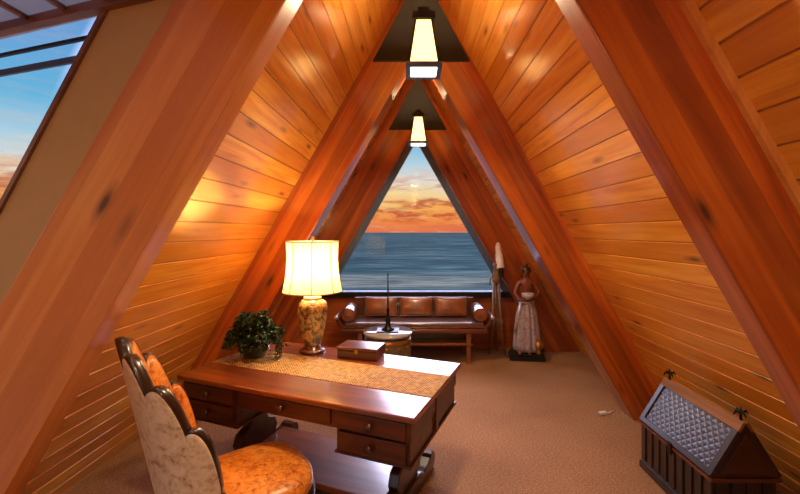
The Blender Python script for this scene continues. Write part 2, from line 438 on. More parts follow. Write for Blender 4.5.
slope(1, Y0, Y1, 0, APEX, 'wall_right', 'varnished knotty pine boards of the right roof slope')
slope(-1, 1.62, Y1, 0, APEX, 'wall_left', 'varnished knotty pine boards of the left roof slope')
slope(-1, 1.50, 1.62, 0, 1.45, 'wall_left_lower', 'short lower run of pine boards beside the near left beam')
slope(-1, Y0, 1.50, 2.62, APEX, 'wall_left_upper', 'pine boards of the left slope above the dormer ceiling')

def rafter(side, y0, y1, wi, wo, mat, label):
    xi = lambda z, w_: XC+side*(w_-K*(z-ZE))
    poly = [(xi(0, wi), 0), (XC, ZE+wi/K), (XC, ZE+wo/K), (xi(0, wo), 0)]
    mb = MB(); mb.prism(poly, 'y', y0, y1)
    c, s_ = Vector((-side*K, 0, 1)).normalized(), Vector((side, 0, K)).normalized()
    def uv(p, n):
        if abs(n.y) > .5: return (p.dot(c)+y0*3, p.dot(s_)+side*.03)
        return (p.dot(c)+y0*3, p.y+5)
    o = mb.build('roof_beam', mat, uv=uv, bevel=.004)
    return struct(o, label, 'roof beam')
ra_l = rafter(-1, 1.395, 1.50, WI, WO, 'beam_lit', 'widest roof beam, on the left, beside the tan painted band')
ra_r = rafter(1, 1.395, 1.50, WI, WO, 'beam', 'widest roof beam, on the right, crossing the upper right corner')
rafter(-1, 3.60, 3.85, WI, WO, 'beam', 'middle roof beam behind the table lamp with a bright lower edge')
rafter(1, 3.60, 3.85, WI, WO, 'beam', 'middle roof beam whose foot stands behind the dark chest')
rafter(-1, 5.68, 5.82, .85, WO, 'beam', 'last roof beam against the sea window, left slope')
rafter(1, 5.68, 5.82, .85, WO, 'beam', 'last roof beam against the sea window, behind the statue')
# thin pale batten along the upper edge of the right near beam
def batten(side, y0, y1, label):
    w0, w1 = WO-.005, WO+.0
    xi = lambda z, w_: XC+side*(w_-K*(z-ZE))
    mb = MB(); mb.prism([(xi(0, WO-.035), 0), (XC+side*.02, ZE+(WO-.035-.02)/K), (XC+side*.02, ZE+(WO-.02)/K), (xi(0, WO), 0)], 'y', y0, y1)
    o = mb.build('trim_1', 'strip', uv=lambda p, n: (p.z, p.x)); return struct(o, label, 'trim')
batten(1, 1.372, 1.395, 'thin pale batten where the right beam meets the boards')

# sea-side gable wall with triangular window
GW = .85-.0                                     # window half width at eye height (outer frame)
SILL = .80
wh = lambda z, w_: w_-K*(z-ZE)
def tri_ring(w_out, w_in, z_out, z_in, y0, y1):
    """triangular ring, outer/inner half widths at eye height"""
    O = [(XC-wh(z_out, w_out), z_out), (XC+wh(z_out, w_out), z_out), (XC, ZE+w_out/K)]
    I = [(XC-wh(z_in, w_in), z_in), (XC+wh(z_in, w_in), z_in), (XC, ZE+w_in/K)]
    mb = MB()
    for i in range(3):
        j = (i+1) % 3; mb.prism([O[i], O[j], I[j], I[i]], 'y', y0, y1)
    return mb
mb = tri_ring(WO+.02, GW+.01, -.0, SILL-.02, Y1, Y1+.14)
mb.bm.verts.ensure_lookup_table()
M['gable'] = wood('gable_wood', lin((120, 50, 14)), lin((158, 76, 26)), lin((184, 100, 42)), axis=0, grain=12, coat=.4)
struct(mb.build('wall_back', 'gable'), 'brown wooden gable wall below and beside the triangular window', 'wall')
wf = struct(tri_ring(GW+.01, GW-.09, SILL-.02, SILL+.035, Y1-.03, Y1+.05).build('window_1', 'frame', bevel=.004), 'triangular window onto the sea with slate blue metal frame', 'window')
mb = MB(); mb.prism([(XC-wh(SILL, GW-.03), SILL), (XC+wh(SILL, GW-.03), SILL), (XC, ZE+(GW-.03)/K)], 'y', Y1+.01, Y1+.018)
mb.build('window_glass', 'glass', wf)
mb = MB(); mb.box(XC-1.42, XC+1.42, Y1-.10, Y1-.035, SILL-.045, SILL+.032)
struct(mb.build('trim_2', 'black', bevel=.006), 'dark sill board under the triangular sea window', 'trim')

# near gable behind the camera: wall with a wide triangular glazed opening
mb = tri_ring(WO+.02, WI-.1, 0, .5, Y0-.12, Y0)
struct(mb.build('wall_front', 'gable'), 'wooden gable wall behind the viewer around a large window', 'wall')
w3 = struct(tri_ring(WI-.1, WI-.17, .5, .56, Y0-.08, Y0-.02).build('window_3', 'frame'), 'large triangular window in the gable behind the viewer', 'window')
mb = MB(); mb.prism([(XC-wh(.5, .85), .5), (XC+wh(.5, .85), .5), (XC, ZE+.85/K)], 'y', Y0-.06, Y0-.055); mb.build('window_glass', 'glass', w3)

# dormer on the left: skewed wall W with its trapezoid window
P0 = Vector((-.78, 1.41, 0)); D = Vector((-.954, .30, 0)); NW = Vector((.30, .954, 0))
MW = Matrix((D, NW, Vector((0, 0, 1)))).transposed().to_4x4(); MW.translation = P0
def wprism(mb, poly, a0, a1):  mb.prism(poly, 'y', a0, a1, T=MW)
ZH = 2.545
sl = lambda z: .40+(2.54-z)*.837
sr = lambda z: (2.62-z)*.597
S2, ZB = 3.5, 1.0
mb = MB()
wprism(mb, [(sr(ZB), ZB), (sr(1.45), 1.45), (sr(2.66)-.12, 2.66), (sl(2.66), 2.66), (sl(ZB), ZB)], 0, .03)
wprism(mb, [(sr(0), 0), (sr(ZB), ZB), (S2, ZB), (S2, 0)], 0, .10)
struct(mb.build('wall_left_dormer', 'tan_paint'), 'tan painted band of wall between the near left beam and the side window', 'wall')
mb = MB()
t = .03
wprism(mb, [(sl(ZB), ZB), (sl(ZH), ZH), (sl(ZH)+t, ZH), (sl(ZB)+t, ZB)], -.012, .03)
wprism(mb, [(sl(ZB), ZB), (S2, ZB), (S2, ZB+.04), (sl(ZB), ZB+.04)], -.01, .11)
wprism(mb, [(S2-.04, ZB), (S2, ZB), (S2, ZH), (S2-.04, ZH)], -.01, .11)
w2 = struct(mb.build('window_2', 'brown_trim'), 'slant-sided side window showing blue sky at upper left', 'window')
mb = MB(); wprism(mb, [(sl(ZB), ZB), (sl(ZH), ZH), (S2, ZH), (S2, ZB)], .014, .018); mb.build('window_glass', 'glass', w2)
mb = MB(); wprism(mb, [(sl(2.458), 2.458), (S2, 2.458), (S2, 2.470), (sl(2.470), 2.470)], .0, .014); mb.build('glazing_bar', 'iron', w2)
mb = MB(); wprism(mb, [(sl(2.385), 2.385), (S2, 2.385), (S2, 2.410), (sl(2.410), 2.410)], .018, .03); mb.build('glazing_bar', 'frame', w2)
mb = MB(); wprism(mb, [(-.05, ZH), (S2, ZH), (S2, ZH+.035), (-.05, ZH+.035)], -.03, .012)
struct(mb.build('trim_3', 'brown_trim', bevel=.003), 'brown header board along the top of the side window', 'trim')
mb = MB()
o = mb
e = P0+D*S2
mb.prism([(-.72, Y0), (-4.2, Y0), (e.x, e.y+.1), (-.72, 1.45)], 'z', ZH+.035, ZH+.045)
def frosted():
    m, nt, b = newmat('frosted_roof_panel')
    v = nt.add('ShaderNodeTexCoord').outputs['Object']
    n = nt.noise(v, 2.5, 3, .5)
    col = nt.mix(n, (.20, .205, .23), (.25, .255, .28))
    d = nt.add('ShaderNodeBsdfDiffuse'); nt.put(d, 'Color', (.55, .56, .60, 1))
    t = nt.add('ShaderNodeBsdfTranslucent'); nt.put(t, 'Color', col)
    mx = nt.add('ShaderNodeMixShader'); mx.inputs[0].default_value = .75; nt.put(mx, 1, d.outputs[0]); nt.put(mx, 2, t.outputs[0])
    nt.l.new(mx.outputs[0], nt.n['Material Output'].inputs[0]); return m
M['frosted'] = frosted()
o = mb.build('ceiling', 'frosted')
struct(o, 'frosted white panelled ceiling of the side dormer with brown bars', 'ceiling')
for k in range(14):
    s_ = .16+.222*k
    q = P0+D*s_
    mb = MB(); mb.box(q.x-.009, q.x+.009, Y0, q.y, ZH+.018, ZH+.04); mb.build('glazing_bar', 'brown_trim', o)
mb = MB()
mb.box(-4.3, -4.2, Y0, e.y+.1, 0, .5); mb.box(-4.3, -4.2, Y0, e.y+.1, 2.5, 2.7)
mb.box(-4.3, -4.2, Y0, Y0+.3, .5, 2.5); mb.box(-4.3, -4.2, e.y-.2, e.y+.1, .5, 2.5)
struct(mb.build('wall_left_outer', 'cream'), 'cream outer dormer wall outside the view', 'wall')
mb = MB(); mb.prism([(-4.2, 0), (XC-WO-K*ZE, 0), (-.767, 2.62), (-4.2, 2.62)], 'y', Y0-.1, Y0)
struct(mb.build('wall_front_dormer', 'cream'), 'cream end wall of the dormer behind the viewer', 'wall')

# sea
mb = MB(); mb.box(-6000, 6000, 9, 8000, -10.2, -10)
struct(mb.build('sea', 'sea'), 'blue green sea with pale surf lines reaching the horizon', 'sea')

# ------------------------------------------------------------------ pendant lanterns
def light(name, typ, loc, energy, color, parent=None, size=.05, rot=(0, 0, 0), sy=None):
    ld = bpy.data.lights.new(name, typ); ld.energy = energy; ld.color = color
    if typ == 'AREA':
        ld.size = size
        if sy: ld.shape = 'RECTANGLE'; ld.size_y = sy
    else: ld.shadow_soft_size = size
    o = bpy.data.objects.new(name, ld); COL.objects.link(o); o.location = loc; o.rotation_euler = rot
    if parent: o.parent = parent
    return o
def pendant(yp, label, power=40):
    # origin at the middle of the lantern's underside
    t = thing('pendant_lantern', label, 'pendant light', (XC, yp-.52, 2.60), 0, 'pendant lanterns along the ridge')
    yq = .52
    mb = MB(); mb.prism([(-.335, .28), (.335, .28), (0, .28+.62)], 'y', yq, yq+.03); mb.build('back_plate', 'black', t, bevel=.003)
    mb = MB(); mb.tube([(0, yq+.015, .86), (0, yq+.015, 4.06-2.60)], .012, 10); mb.build('rod', 'black', t)
    mb = MB(); mb.box(-.035, .035, .02, yq+.01, .285, .33); mb.build('bracket_arm', 'black', t, bevel=.003)
    # glass body: tapered four-sided
    def pane_pts(w0, w1, d0, d1, z0, z1):
        return [(-w0, -d0, z0), (w0, -d0, z0), (w0, d0, z0), (-w0, d0, z0), (-w1, -d1, z1), (w1, -d1, z1), (w1, d1, z1), (-w1, d1, z1)]
    F = [(0, 1, 5, 4), (1, 2, 6, 5), (2, 3, 7, 6), (3, 0, 4, 7), (3, 2, 1, 0), (4, 5, 6, 7)]
    mb = MB(); mb._add(pane_pts(.078, .042, .078, .042, .018, .262), F); g = mb.build('glass_body', 'lantern_glass', t)
    # corner bars and rims
    mb = MB()
    for sx in (-1, 1):
        for sy in (-1, 1): mb.tube([(sx*.08, sy*.08, .012), (sx*.044, sy*.044, .264)], .0055, 6)
    mb.box(-.062, .062, -.062, .062, .262, .30); mb.box(-.03, .03, -.03, .03, .30, .34)
    mb.build('cap', 'black', t)
    mb = MB()
    for a, b_, c, d in ((-.098, .098, -.098, -.072), (-.098, .098, .072, .098), (-.098, -.072, -.072, .072), (.072, .098, -.072, .072)): mb.box(a, b_, c, d, -.012, .012)
    mb.build('bottom_frame', 'frame', t, bevel=.002)
    mb = MB(); mb.box(-.074, .074, -.074, .074, -.006, .006); mb.build('lens', 'lantern_lens', t)
    light('added_uplight', 'AREA', (0, 0, .345), power*.42, (1.0, .72, .38), t, .05, (R(180), 0, 0))  # lamp added above the closed cap to brighten the ridge boards
    light('bulb', 'AREA', (0, 0, -.016), power*.66, (1.0, .74, .44), t, .14)
    return t
pendant(2.75, 'nearer, larger looking pendant lantern hanging before its black triangular plate')
pendant(4.60, 'farther, smaller looking pendant lantern above the sea window')
pendant(.90, 'added unseen pendant lantern overhead, nearest the viewer', 16)  # added out of view for warm light in the near bay
pendant(-.95, 'added unseen pendant lantern overhead, behind the viewer', 46)  # added out of view to warm the near faces of the beams

# ------------------------------------------------------------------ desk (local x along the length, y away from the chair)
DX, DY, DA = -.7675, 2.32, math.atan2(-.62, 1.565)
desk = thing('writing_desk', 'dark brown wooden writing desk with drawers and carved trestle feet', 'desk', (DX, DY, 0), DA)
# local frame: near edge at y=0, length 1.68 centred on x=0, depth .92
mb = MB(); mb.box(-.84, .84, 0, .92, .728, .76); mb.build('tabletop', 'desk', desk, bevel=.007)
mb = MB(); mb.box(-.81, .81, .03, .055, .615, .728); mb.box(-.81, .81, .865, .89, .615, .728)
mb.box(-.81, -.785, .055, .865, .615, .728); mb.box(.785, .81, .055, .865, .615, .728)
mb.build('apron', 'desk_shaded', desk, bevel=.003)
def pedestal(s):
    x0, x1 = (.36, .80) if s > 0 else (-.80, -.36)
    mb = MB(); mb.box(x0, x1, .04, .885, .49, .70); 
    p = mb.build('pedestal', 'desk_shaded', desk, bevel=.003)
    mb = MB(); mb.box(x0-.008, x1+.012, .028, .895, .478, .493); mb.box(.794 if s > 0 else -.815, .815 if s > 0 else -.794, .43, .47, .49, .73)
    mb.build('base_moulding', 'desk_shaded', p, bevel=.003)
    for z0, z1 in ((.502, .608), (.622, .718)):
        d = MB(); d.box(x0+.018, x1-.018, .016, .05, z0, z1); dr = d.build('drawer', 'desk_shaded', desk, bevel=.004)
        k = MB(); k.lathe([(.008, 0), (.009, .012), (.021, .018), (.023, .026), (.014, .034), (1e-4, .036)], 16, Matrix.Translation(((x0+x1)/2, .018, (z0+z1)/2)) @ Matrix.Rotation(R(90), 4, 'X'))
        k.build('knob', 'desk_dark', dr)
pedestal(1); pedestal(-1)
d = MB(); d.box(-.33, .33, .016, .05, .632, .718); dr = d.build('drawer', 'desk_shaded', desk, bevel=.004)
k = MB(); k.lathe([(.008, 0), (.009, .012), (.021, .018), (.023, .026), (.014, .034), (1e-4, .036)], 16, Matrix.Translation((0, .018, .675)) @ Matrix.Rotation(R(90), 4, 'X')); k.build('knob', 'desk_dark', dr)
# trestle legs: lyre shaped scroll boards at each end, on long scrolled feet
def arc(cx, cy, r, a0, a1, n):
    return [(cx+r*math.cos(R(a0+(a1-a0)*i/n)), cy+r*math.sin(R(a0+(a1-a0)*i/n))) for i in range(n+1)]
for s in (-1, 1):
    half = [(.0, .10), (.10, .10), (.17, .14), (.20, .20), (.17, .27), (.10, .30), (.075, .34), (.11, .39), (.20, .42), (.25, .478)]
    poly = [(.46+a, b_) for a, b_ in half] + [(.46-a, b_) for a, b_ in reversed(half[1:])]
    mb = MB(); mb.prism(poly, 'x', s*.60-.035, s*.60+.035); mb.build('leg', 'desk_dark', desk, bevel=.012, seg=3)
    fp = [(.05, 0), (.87, 0)] + arc(.83, .075, .06, -70, 140, 8) + [(.66, .085), (.60, .115), (.32, .115), (.26, .085)] + arc(.09, .075, .06, 40, 250, 8)
    mb = MB(); mb.prism(fp, 'x', s*.60-.055, s*.60+.055); mb.build('foot', 'desk_dark', desk, bevel=.010, seg=3)
mb = MB(); mb.box(-.56, .56, .20, .72, .115, .15); mb.build('stretcher_shelf', 'desk', desk, bevel=.006)

def desk_pt(lx, ly, z=.76):
    c, s_ = math.cos(DA), math.sin(DA); return (DX+lx*c-ly*s_, DY+lx*s_+ly*c, z)
# runner
mb = MB()
def rf(u, v): return (-.838+1.676*u, .275+.365*v, .0025+.001*math.sin(u*40)*math.sin(v*9))
mb.grid(rf, 60, 12); 
mb.prism([(-.838, .0), (.838, .0), (.838, .0018), (-.838, .0018)], 'y', .275, .640)
rn = mb.build('table_runner', 'runner'); rn.location = (DX, DY, .7605); rn.rotation_euler = (0, 0, DA)
tag(rn, 'tan herringbone woven runner lying along the desk top', 'table runner')

# table lamp
lp = thing('table_lamp', 'lit table lamp with painted vase body and cream panelled shade on the desk', 'table lamp', (-.78, 3.14, .762), .2)
mb = MB(); mb.lathe([(.095, 0), (.10, .012), (.092, .022), (.06, .032), (.062, .05)], 32); mb.build('base', 'red_wood', lp)
mb = MB(); mb.lathe([(.05, .048), (.068, .07), (.086, .14), (.100, .22), (.114, .30), (.117, .345), (.106, .385), (.085, .405), (.066, .413)], 40); mb.build('vase_body', 'vase', lp)
mb = MB(); mb.lathe([(.066, .410), (.070, .422), (.066, .434), (.03, .44), (.014, .448), (.012, .62)], 32); mb.build('neck', 'cream', lp)
def lobe(a): return 1.0+.022*abs(math.sin(a*4))
H0, H1 = .475, .862
prof = []
for i in range(13):
    f = i/12; z = H0+(H1-H0)*f
    r = .224-.026*math.sin(min(1, f*1.35)*math.pi/2)-.0*f - .006*math.sin(f*math.pi)
    prof.append((r, z))
mb = MB(); mb.lathe(prof, 96, cap=False, rad=lobe); sh = mb.build('lamp_shade', 'shade', lp)
mb = MB()
for i in range(8):
    a = math.pi*i/4
    mb.tube([((r+.002)*math.cos(a), (r+.002)*math.sin(a), z) for r, z in prof], .0035, 6)
mb.build('rib', 'brown_trim', sh)
mb = MB()
for r, z in (prof[0], prof[-1]):
    mb = MB(); mb.tube([(r*lobe(2*math.pi*i/64)*math.cos(2*math.pi*i/64), r*lobe(2*math.pi*i/64)*math.sin(2*math.pi*i/64), z) for i in range(64)], .0055, 6, closed=True); mb.build('rim', 'cream', sh)

mb = MB()
for i in range(3):
    a = R(120*i+20); mb.tube([(0, 0, H1-.01), (.195*math.cos(a), .195*math.sin(a), H1-.004)], .003, 6)
mb.tube([(0, 0, .60), (.06, 0, .66), (.06, 0, .78), (0, 0, .85)], .003, 6); mb.tube([(0, 0, .60), (-.06, 0, .66), (-.06, 0, .78), (0, 0, .85)], .003, 6)
mb.build('harp', 'gold', lp)
mb = MB(); mb.lathe([(.006, .85), (.008, .872), (.016, .882), (.013, .897), (1e-4, .908)], 12); mb.build('finial', 'gold', lp)
light('lamp_bulb', 'POINT', (0, 0, .68), 26, (1.0, .72, .42), lp, .035)

# fern in a dark bowl
pc = desk_pt(-.66, .47)
pl = thing('potted_ivy', 'leafy dark green potted plant trailing over its dark bowl on the desk', 'potted plant', (pc[0]+.02, pc[1]+.0, .764), 0)
mb = MB(); mb.lathe([(.05, 0), (.055, .006), (.09, .03), (.115, .07), (.118, .10), (.108, .125), (.100, .128), (.09, .11), (1e-4, .105)], 32); mb.build('bowl', 'pot', pl)
mb = MB(); rnd = random.Random(3)
def leaf(mb, p, d, L, W):
    d = d.normalized(); side = d.cross(Vector((rnd.uniform(-.4, .4), rnd.uniform(-.4, .4), 1))).normalized(); nn = side.cross(d)
    v = [p, p+d*L*.35+side*W+nn*.004, p+d*L*.75+side*W*.6, p+d*L-nn*L*.15, p+d*L*.75-side*W*.6, p+d*L*.35-side*W+nn*.004, p+d*L*.4-nn*.004]
    mb._add(v, [(0, 1, 6), (1, 2, 6), (2, 3, 6), (3, 4, 6), (4, 5, 6), (5, 0, 6)])
stems = []
for i in range(150):
    a = rnd.uniform(0, 2*math.pi); q = rnd.random()
    rmax = .09+.10*q; top = .16+.15*(1-q)+rnd.uniform(-.02, .03)
    if -.6 < a-0 < .5 and q > .5: rmax += .05
    end = Vector((rmax*math.cos(a)*1.05, rmax*math.sin(a), top-.09*q))
    mid = Vector((end.x*.55, end.y*.55, top+.03))
    st = Vector((.05*math.cos(a), .05*math.sin(a), .10))
    pts = [(st*(1-t_)**2+mid*2*t_*(1-t_)+end*t_*t_) for t_ in [j/6 for j in range(7)]]
    stems.append(pts)
    for j in range(2, 7):
        for _ in range(3):
            dd = Vector((rnd.uniform(-1, 1), rnd.uniform(-1, 1), rnd.uniform(-.5, .9)))+Vector((math.cos(a), math.sin(a), 0))*.6
            leaf(mb, pts[j]+Vector((rnd.uniform(-.008, .008),)*3), dd, rnd.uniform(.022, .040), rnd.uniform(.009, .015))
# trailing sprays on the right side and the left side
for a0, x0, n_, ln in ((-.15, .10, 6, .20), (3.3, .10, 3, .12), (-.9, .09, 3, .10)):
    for i in range(n_):
        a = a0+rnd.uniform(-.25, .25); out = rnd.uniform(.15, .20)
        pts = [Vector((x0*math.cos(a), x0*math.sin(a), .15)), Vector((out*math.cos(a), out*math.sin(a), .20)), Vector(((out+.03)*math.cos(a), (out+.03)*math.sin(a), .14)), Vector(((out+.035)*math.cos(a), (out+.035)*math.sin(a), max(.02, .2-ln)))]
        stems.append(pts)
        for j in range(20):
            f = j/19*2.99; k = int(f); p = pts[k].lerp(pts[k+1], f-k)
            leaf(mb, p, Vector((rnd.uniform(-1, 1), rnd.uniform(-1, 1), rnd.uniform(-.8, .4))), .028, .011)
for v_ in mb.bm.verts: v_.co.z = max(v_.co.z, .008)
mb.build('foliage', 'leaf', pl)
mb = MB()
for pts in stems: mb.tube(pts, .0016, 5)
for v_ in mb.bm.verts: v_.co.z = max(v_.co.z, .008)
mb.build('stem', 'leaf', pl)

# wooden box on the desk
bx = thing('wooden_box', 'small dark red wooden box with a pale sheen on its lid, on the desk', 'box', (-.385, 3.035, .764), math.atan2(-.08, .303))
mb = MB(); mb.box(-.155, .155, -.095, .095, 0, .055); mb.build('box_body', 'red_wood', bx, bevel=.003)
mb = MB(); mb.box(-.160, .160, -.100, .100, .057, .082); mb.build('lid', 'red_wood', bx, bevel=.005)
mb = MB(); mb.box(-.012, .012, -.103, -.098, .040, .066); mb.build('clasp', 'gold', bx)

# ------------------------------------------------------------------ upholstered chair
CF = R(38)     # facing direction
ch = thing('desk_chair', 'scallop-backed upholstered chair with cream floral outside and orange seat, at the desk', 'chair', (-.89, 2.07, 0), CF)
# local: +x is where the sitter faces
PH = 72
def htop(ph):   # ph in radians
    a = abs(ph)/R(PH)
    base = .56+.56*(max(0, math.cos(a*math.pi/2)))**.72
    lob = .105*abs(math.cos(a*math.pi*3.5))**.8
    return base+lob*(1-.25*a)
def shell(ph, z, off=0):
    lean = .04+.22*max(0, math.cos(ph))
    r = .315+lean*max(0, z-.36)+off
    c, s_ = math.cos(ph), math.sin(ph)
    # superelliptic plan
    e = (abs(c)**2.6+abs(s_)**2.6)**(-1/2.6)
    return Vector((-(.07+.78*r*c*e), r*s_*e*.92, z))
NU = 141
def outer(u, v):
    ph = R(-PH)+2*R(PH)*u; z = .26+(htop(ph)-.26)*v; return shell(ph, z, .030)
def inner(u, v):
    ph = R(-PH)+2*R(PH)*u; z = .40+(htop(ph)-.40)*v
    a = abs(ph)/R(PH)
    puff = .020*abs(math.cos(a*math.pi*3.5))**.6*math.sin(math.pi*min(1, v*.9+.05)) + .03*math.sin(math.pi*v)**.6
    return shell(ph, z, -.012-puff)
mb = MB(); mb.grid(outer, NU, 16); 
o = mb.build('outer_back', 'floral', ch); sol = o.modifiers.new('thickness', 'SOLIDIFY'); sol.thickness = .012; sol.offset = 0
mb = MB(); mb.grid(inner, NU, 20)
o = mb.build('inner_back', 'orange', ch); sol = o.modifiers.new('thickness', 'SOLIDIFY'); sol.thickness = .012; sol.offset = 0
# wooden scalloped frame along the edge
pts = []
for i in range(181):
    ph = R(-PH)+2*R(PH)*i/180; pts.append(shell(ph, htop(ph)+.004, .006))
mb = MB()
n = len(pts); v = []
for i, p in enumerate(pts):
    d = (pts[min(i+1, n-1)]-pts[max(i-1, 0)]).normalized()
    rad_ = Vector((p.x, p.y, 0)).normalized(); upv = d.cross(rad_).normalized()
    if upv.z < 0: upv = -upv
    for k in range(10):
        a = 2*math.pi*k/10; v.append(p+rad_*math.cos(a)*.026+upv*math.sin(a)*.010)
f = [(i*10+k, i*10+(k+1) % 10, (i+1)*10+(k+1) % 10, (i+1)*10+k) for i in range(n-1) for k in range(10)]+[tuple(range(9, -1, -1)), tuple(range((n-1)*10, n*10))]
mb._add(v, f, True); mb.build('scalloped_trim', 'chairtrim', ch)
# front posts of the arms down to the seat rail
for s in (-1, 1):
    ph = s*R(PH); a = shell(ph, htop(ph), .006); b_ = shell(ph, .24, .006)
    mb = MB(); mb.tube([a, a.lerp(b_, .3)+Vector((.012, 0, 0)), a.lerp(b_, .7), b_], [.018, .015, .018, .022], 12); mb.build('arm_post', 'chairtrim', ch)
# seat: rounded, domed
def seat_r(a):
    c, s_ = math.cos(a), math.sin(a); e = (abs(c)**3+abs(s_)**3)**(-1/3)
    return e*(.285 if c < 0 else .285+.07*c*c)
mb = MB(); n = 64
rings = [(0.02, .480), (.3, .478), (.6, .468), (.85, .452), (.96, .436), (1.0, .415), (1.0, .37), (.97, .35), (.02, .35)]
v = []; f = []
for q, z in rings:
    for i in range(n):
        a = 2*math.pi*i/n; r = seat_r(a)*q; v.append((r*math.cos(a), r*math.sin(a), z))
for j in range(len(rings)-1):
    for i in range(n): f.append((j*n+i, j*n+(i+1) % n, (j+1)*n+(i+1) % n, (j+1)*n+i))
f.append(tuple(range(n))); f.append(tuple((len(rings)-1)*n+i for i in range(n)))
mb._add(v, f, True); mb.build('seat', 'orange', ch)
mb = MB(); mb.lathe([(1.0, .27), (1.03, .28), (1.03, .345), (1.0, .352)], 64, rad=seat_r); mb.build('seat_rail', 'chairtrim', ch)
for sx, sy in ((1, -1), (1, 1), (-1, -1), (-1, 1)):
    x, y = (.29 if sx > 0 else -.24)*1, sy*.24
    mb = MB(); mb.tube([(x, y, .275), (x+sx*.02, y+sy*.015, .20), (x+sx*.01, y+sy*.005, .08), (x+sx*.05, y+sy*.02, .012)], [.034, .032, .018, .022], 12); mb.build('leg', 'chairtrim', ch)

# ------------------------------------------------------------------ bench under the window
bn = thing('daybed_bench', 'long low red-brown daybed bench under the sea window', 'bench', (.03, 5.38, 0), 0)
HX = .93
mb = MB()
mb.box(-HX, HX, -.25, .25, .40, .455); mb.box(-HX-.01, HX+.01, -.262, -.24, .405, .445); mb.build('seat_frame', 'red_wood', bn, bevel=.006)
for sx in (-1, 1):
    for sy in (-1, 1):
        mb = MB(); x, y = sx*.70, sy*.215
        mb.prism([(x-.032, .40), (x+.032, .40), (x+.024, .03), (x+.03, 0), (x-.03, 0), (x-.024, .03)], 'y', y-.028, y+.028); mb.build('leg', 'brown_wood', bn, bevel=.004)
mb = MB(); mb.box(-.76, .76, -.235, .235, .235, .262); mb.build('lower_shelf', 'brown_wood', bn, bevel=.004)
mb = MB(); mb.box(-.72, .72, -.02, .0, .262, .40); mb.build('shelf_divider', 'red_wood', bn)
mb = MB(); mb.box(-.80, .80, .235, .262, .455, .765); mb.box(-.83, .83, .228, .27, .755, .785); mb.build('backrest', 'red_wood', bn, bevel=.005)
for s in (-1, 1):
    mb = MB()
    prof = [(s*.90, .44), (s*.985, .50), (s*1.02, .60), (s*1.0, .635), (s*.975, .60), (s*.945, .53), (s*.88, .475)]
    mb.prism(prof, 'y', -.25, .25); a = mb.build('arm', 'red_wood', bn, bevel=.006)
    mb = MB(); mb.ball((s*1.0, -.262, .605), .026, 16, 10); mb.build('knob', 'silver', a)
mt = thing('bench_mattress', 'thin red-brown leather mattress lying on the daybed bench', 'cushion', (.03, 5.38, .458))
mb = MB(); mb.box(-.90, .90, -.245, .228, 0, .075); mb.build('mattress', 'leather_red', mt, bevel=.022, seg=4)
mb = MB(); mb.tube([(-.895, -.246, .012), (.895, -.246, .012)], .006, 8); mb.build('piping', 'leather_brown', mt)

def pillow(x, lab, w_=.45, h=.26, d=.10):
    p = thing('throw_pillow', lab, 'cushion', (x, 5.50, .546), 0, 'brown leather pillows on the bench')
    def fn(sign):
        def g(u, v):
            a, b_ = u*2-1, v*2-1
            k = (1-abs(a)**2.4)*(1-abs(b_)**2.4)
            px = a*w_/2*(1-.05*(1-abs(b_)**2)) ; pz = h/2+b_*h/2*(1-.06*(1-abs(a)**2))
            return (px, sign*d/2*max(0, k)**.42, pz)
        return g
    mb = MB(); mb.grid(fn(1), 24, 16); mb.grid(fn(-1), 24, 16)
    bmesh.ops.remove_doubles(mb.bm, verts=mb.bm.verts, dist=1e-4)
    c = mb.build('cover', 'leather_brown', p); c.rotation_euler = (R(-14), 0, 0)
    mb = MB(); e = []
    for i in range(60):
        t_ = i/60*4; k = int(t_); f = t_-k
        a, b_ = [(f*2-1, -1), (1, f*2-1), (1-f*2, 1), (-1, 1-f*2)][k]
        e.append((a*w_/2*(1-.05*(1-abs(b_)**2)), 0, h/2+b_*h/2*(1-.06*(1-abs(a)**2))))
    mb.tube(e, .005, 6, closed=True); mb.build('piping', 'leather_red', c)
    return p
pillow(-.43, 'brown leather pillow on the bench, seen behind the thin black spike')
pillow(.055, 'brown leather pillow in the middle of the three on the bench')
pillow(.535, 'brown leather pillow on the bench, the one nearest the statue')
def bolster(s, lab):
    b = thing('bolster', lab, 'cushion', (.03+s*.86, 5.37, .630), R(-s*2), 'bolsters at the bench ends')
    T = Matrix.Rotation(R(90), 4, 'X')
    mb = MB(); L = .21
    mb.lathe([(.080, -L), (.086, -L+.015), (.087, 0), (.086, L-.015), (.080, L)], 36, T, cap=False); mb.build('cover', 'leather_red', b)
    for q in (-1, 1):
        mb = MB(); mb.lathe([(1e-4, q*(L+.012)), (.02, q*(L+.010)), (.055, q*(L+.008)), (.080, q*L)], 36, T, cap=False); e = mb.build('end_cap', 'leather_brown', b)
        mb = MB(); mb.ball((0, -q*(L+.014), 0), .012, 12, 8); mb.build('button', 'leather_red', e)
        mb = MB(); mb.tube([(.082*math.cos(2*math.pi*i/40), -q*L, .082*math.sin(2*math.pi*i/40)) for i in range(40)], .005, 6, closed=True); mb.build('piping', 'leather_brown', e)
bolster(-1, 'round red-brown bolster on the bench end beside the lamp')
bolster(1, 'round red-brown bolster on the bench end beside the statue')

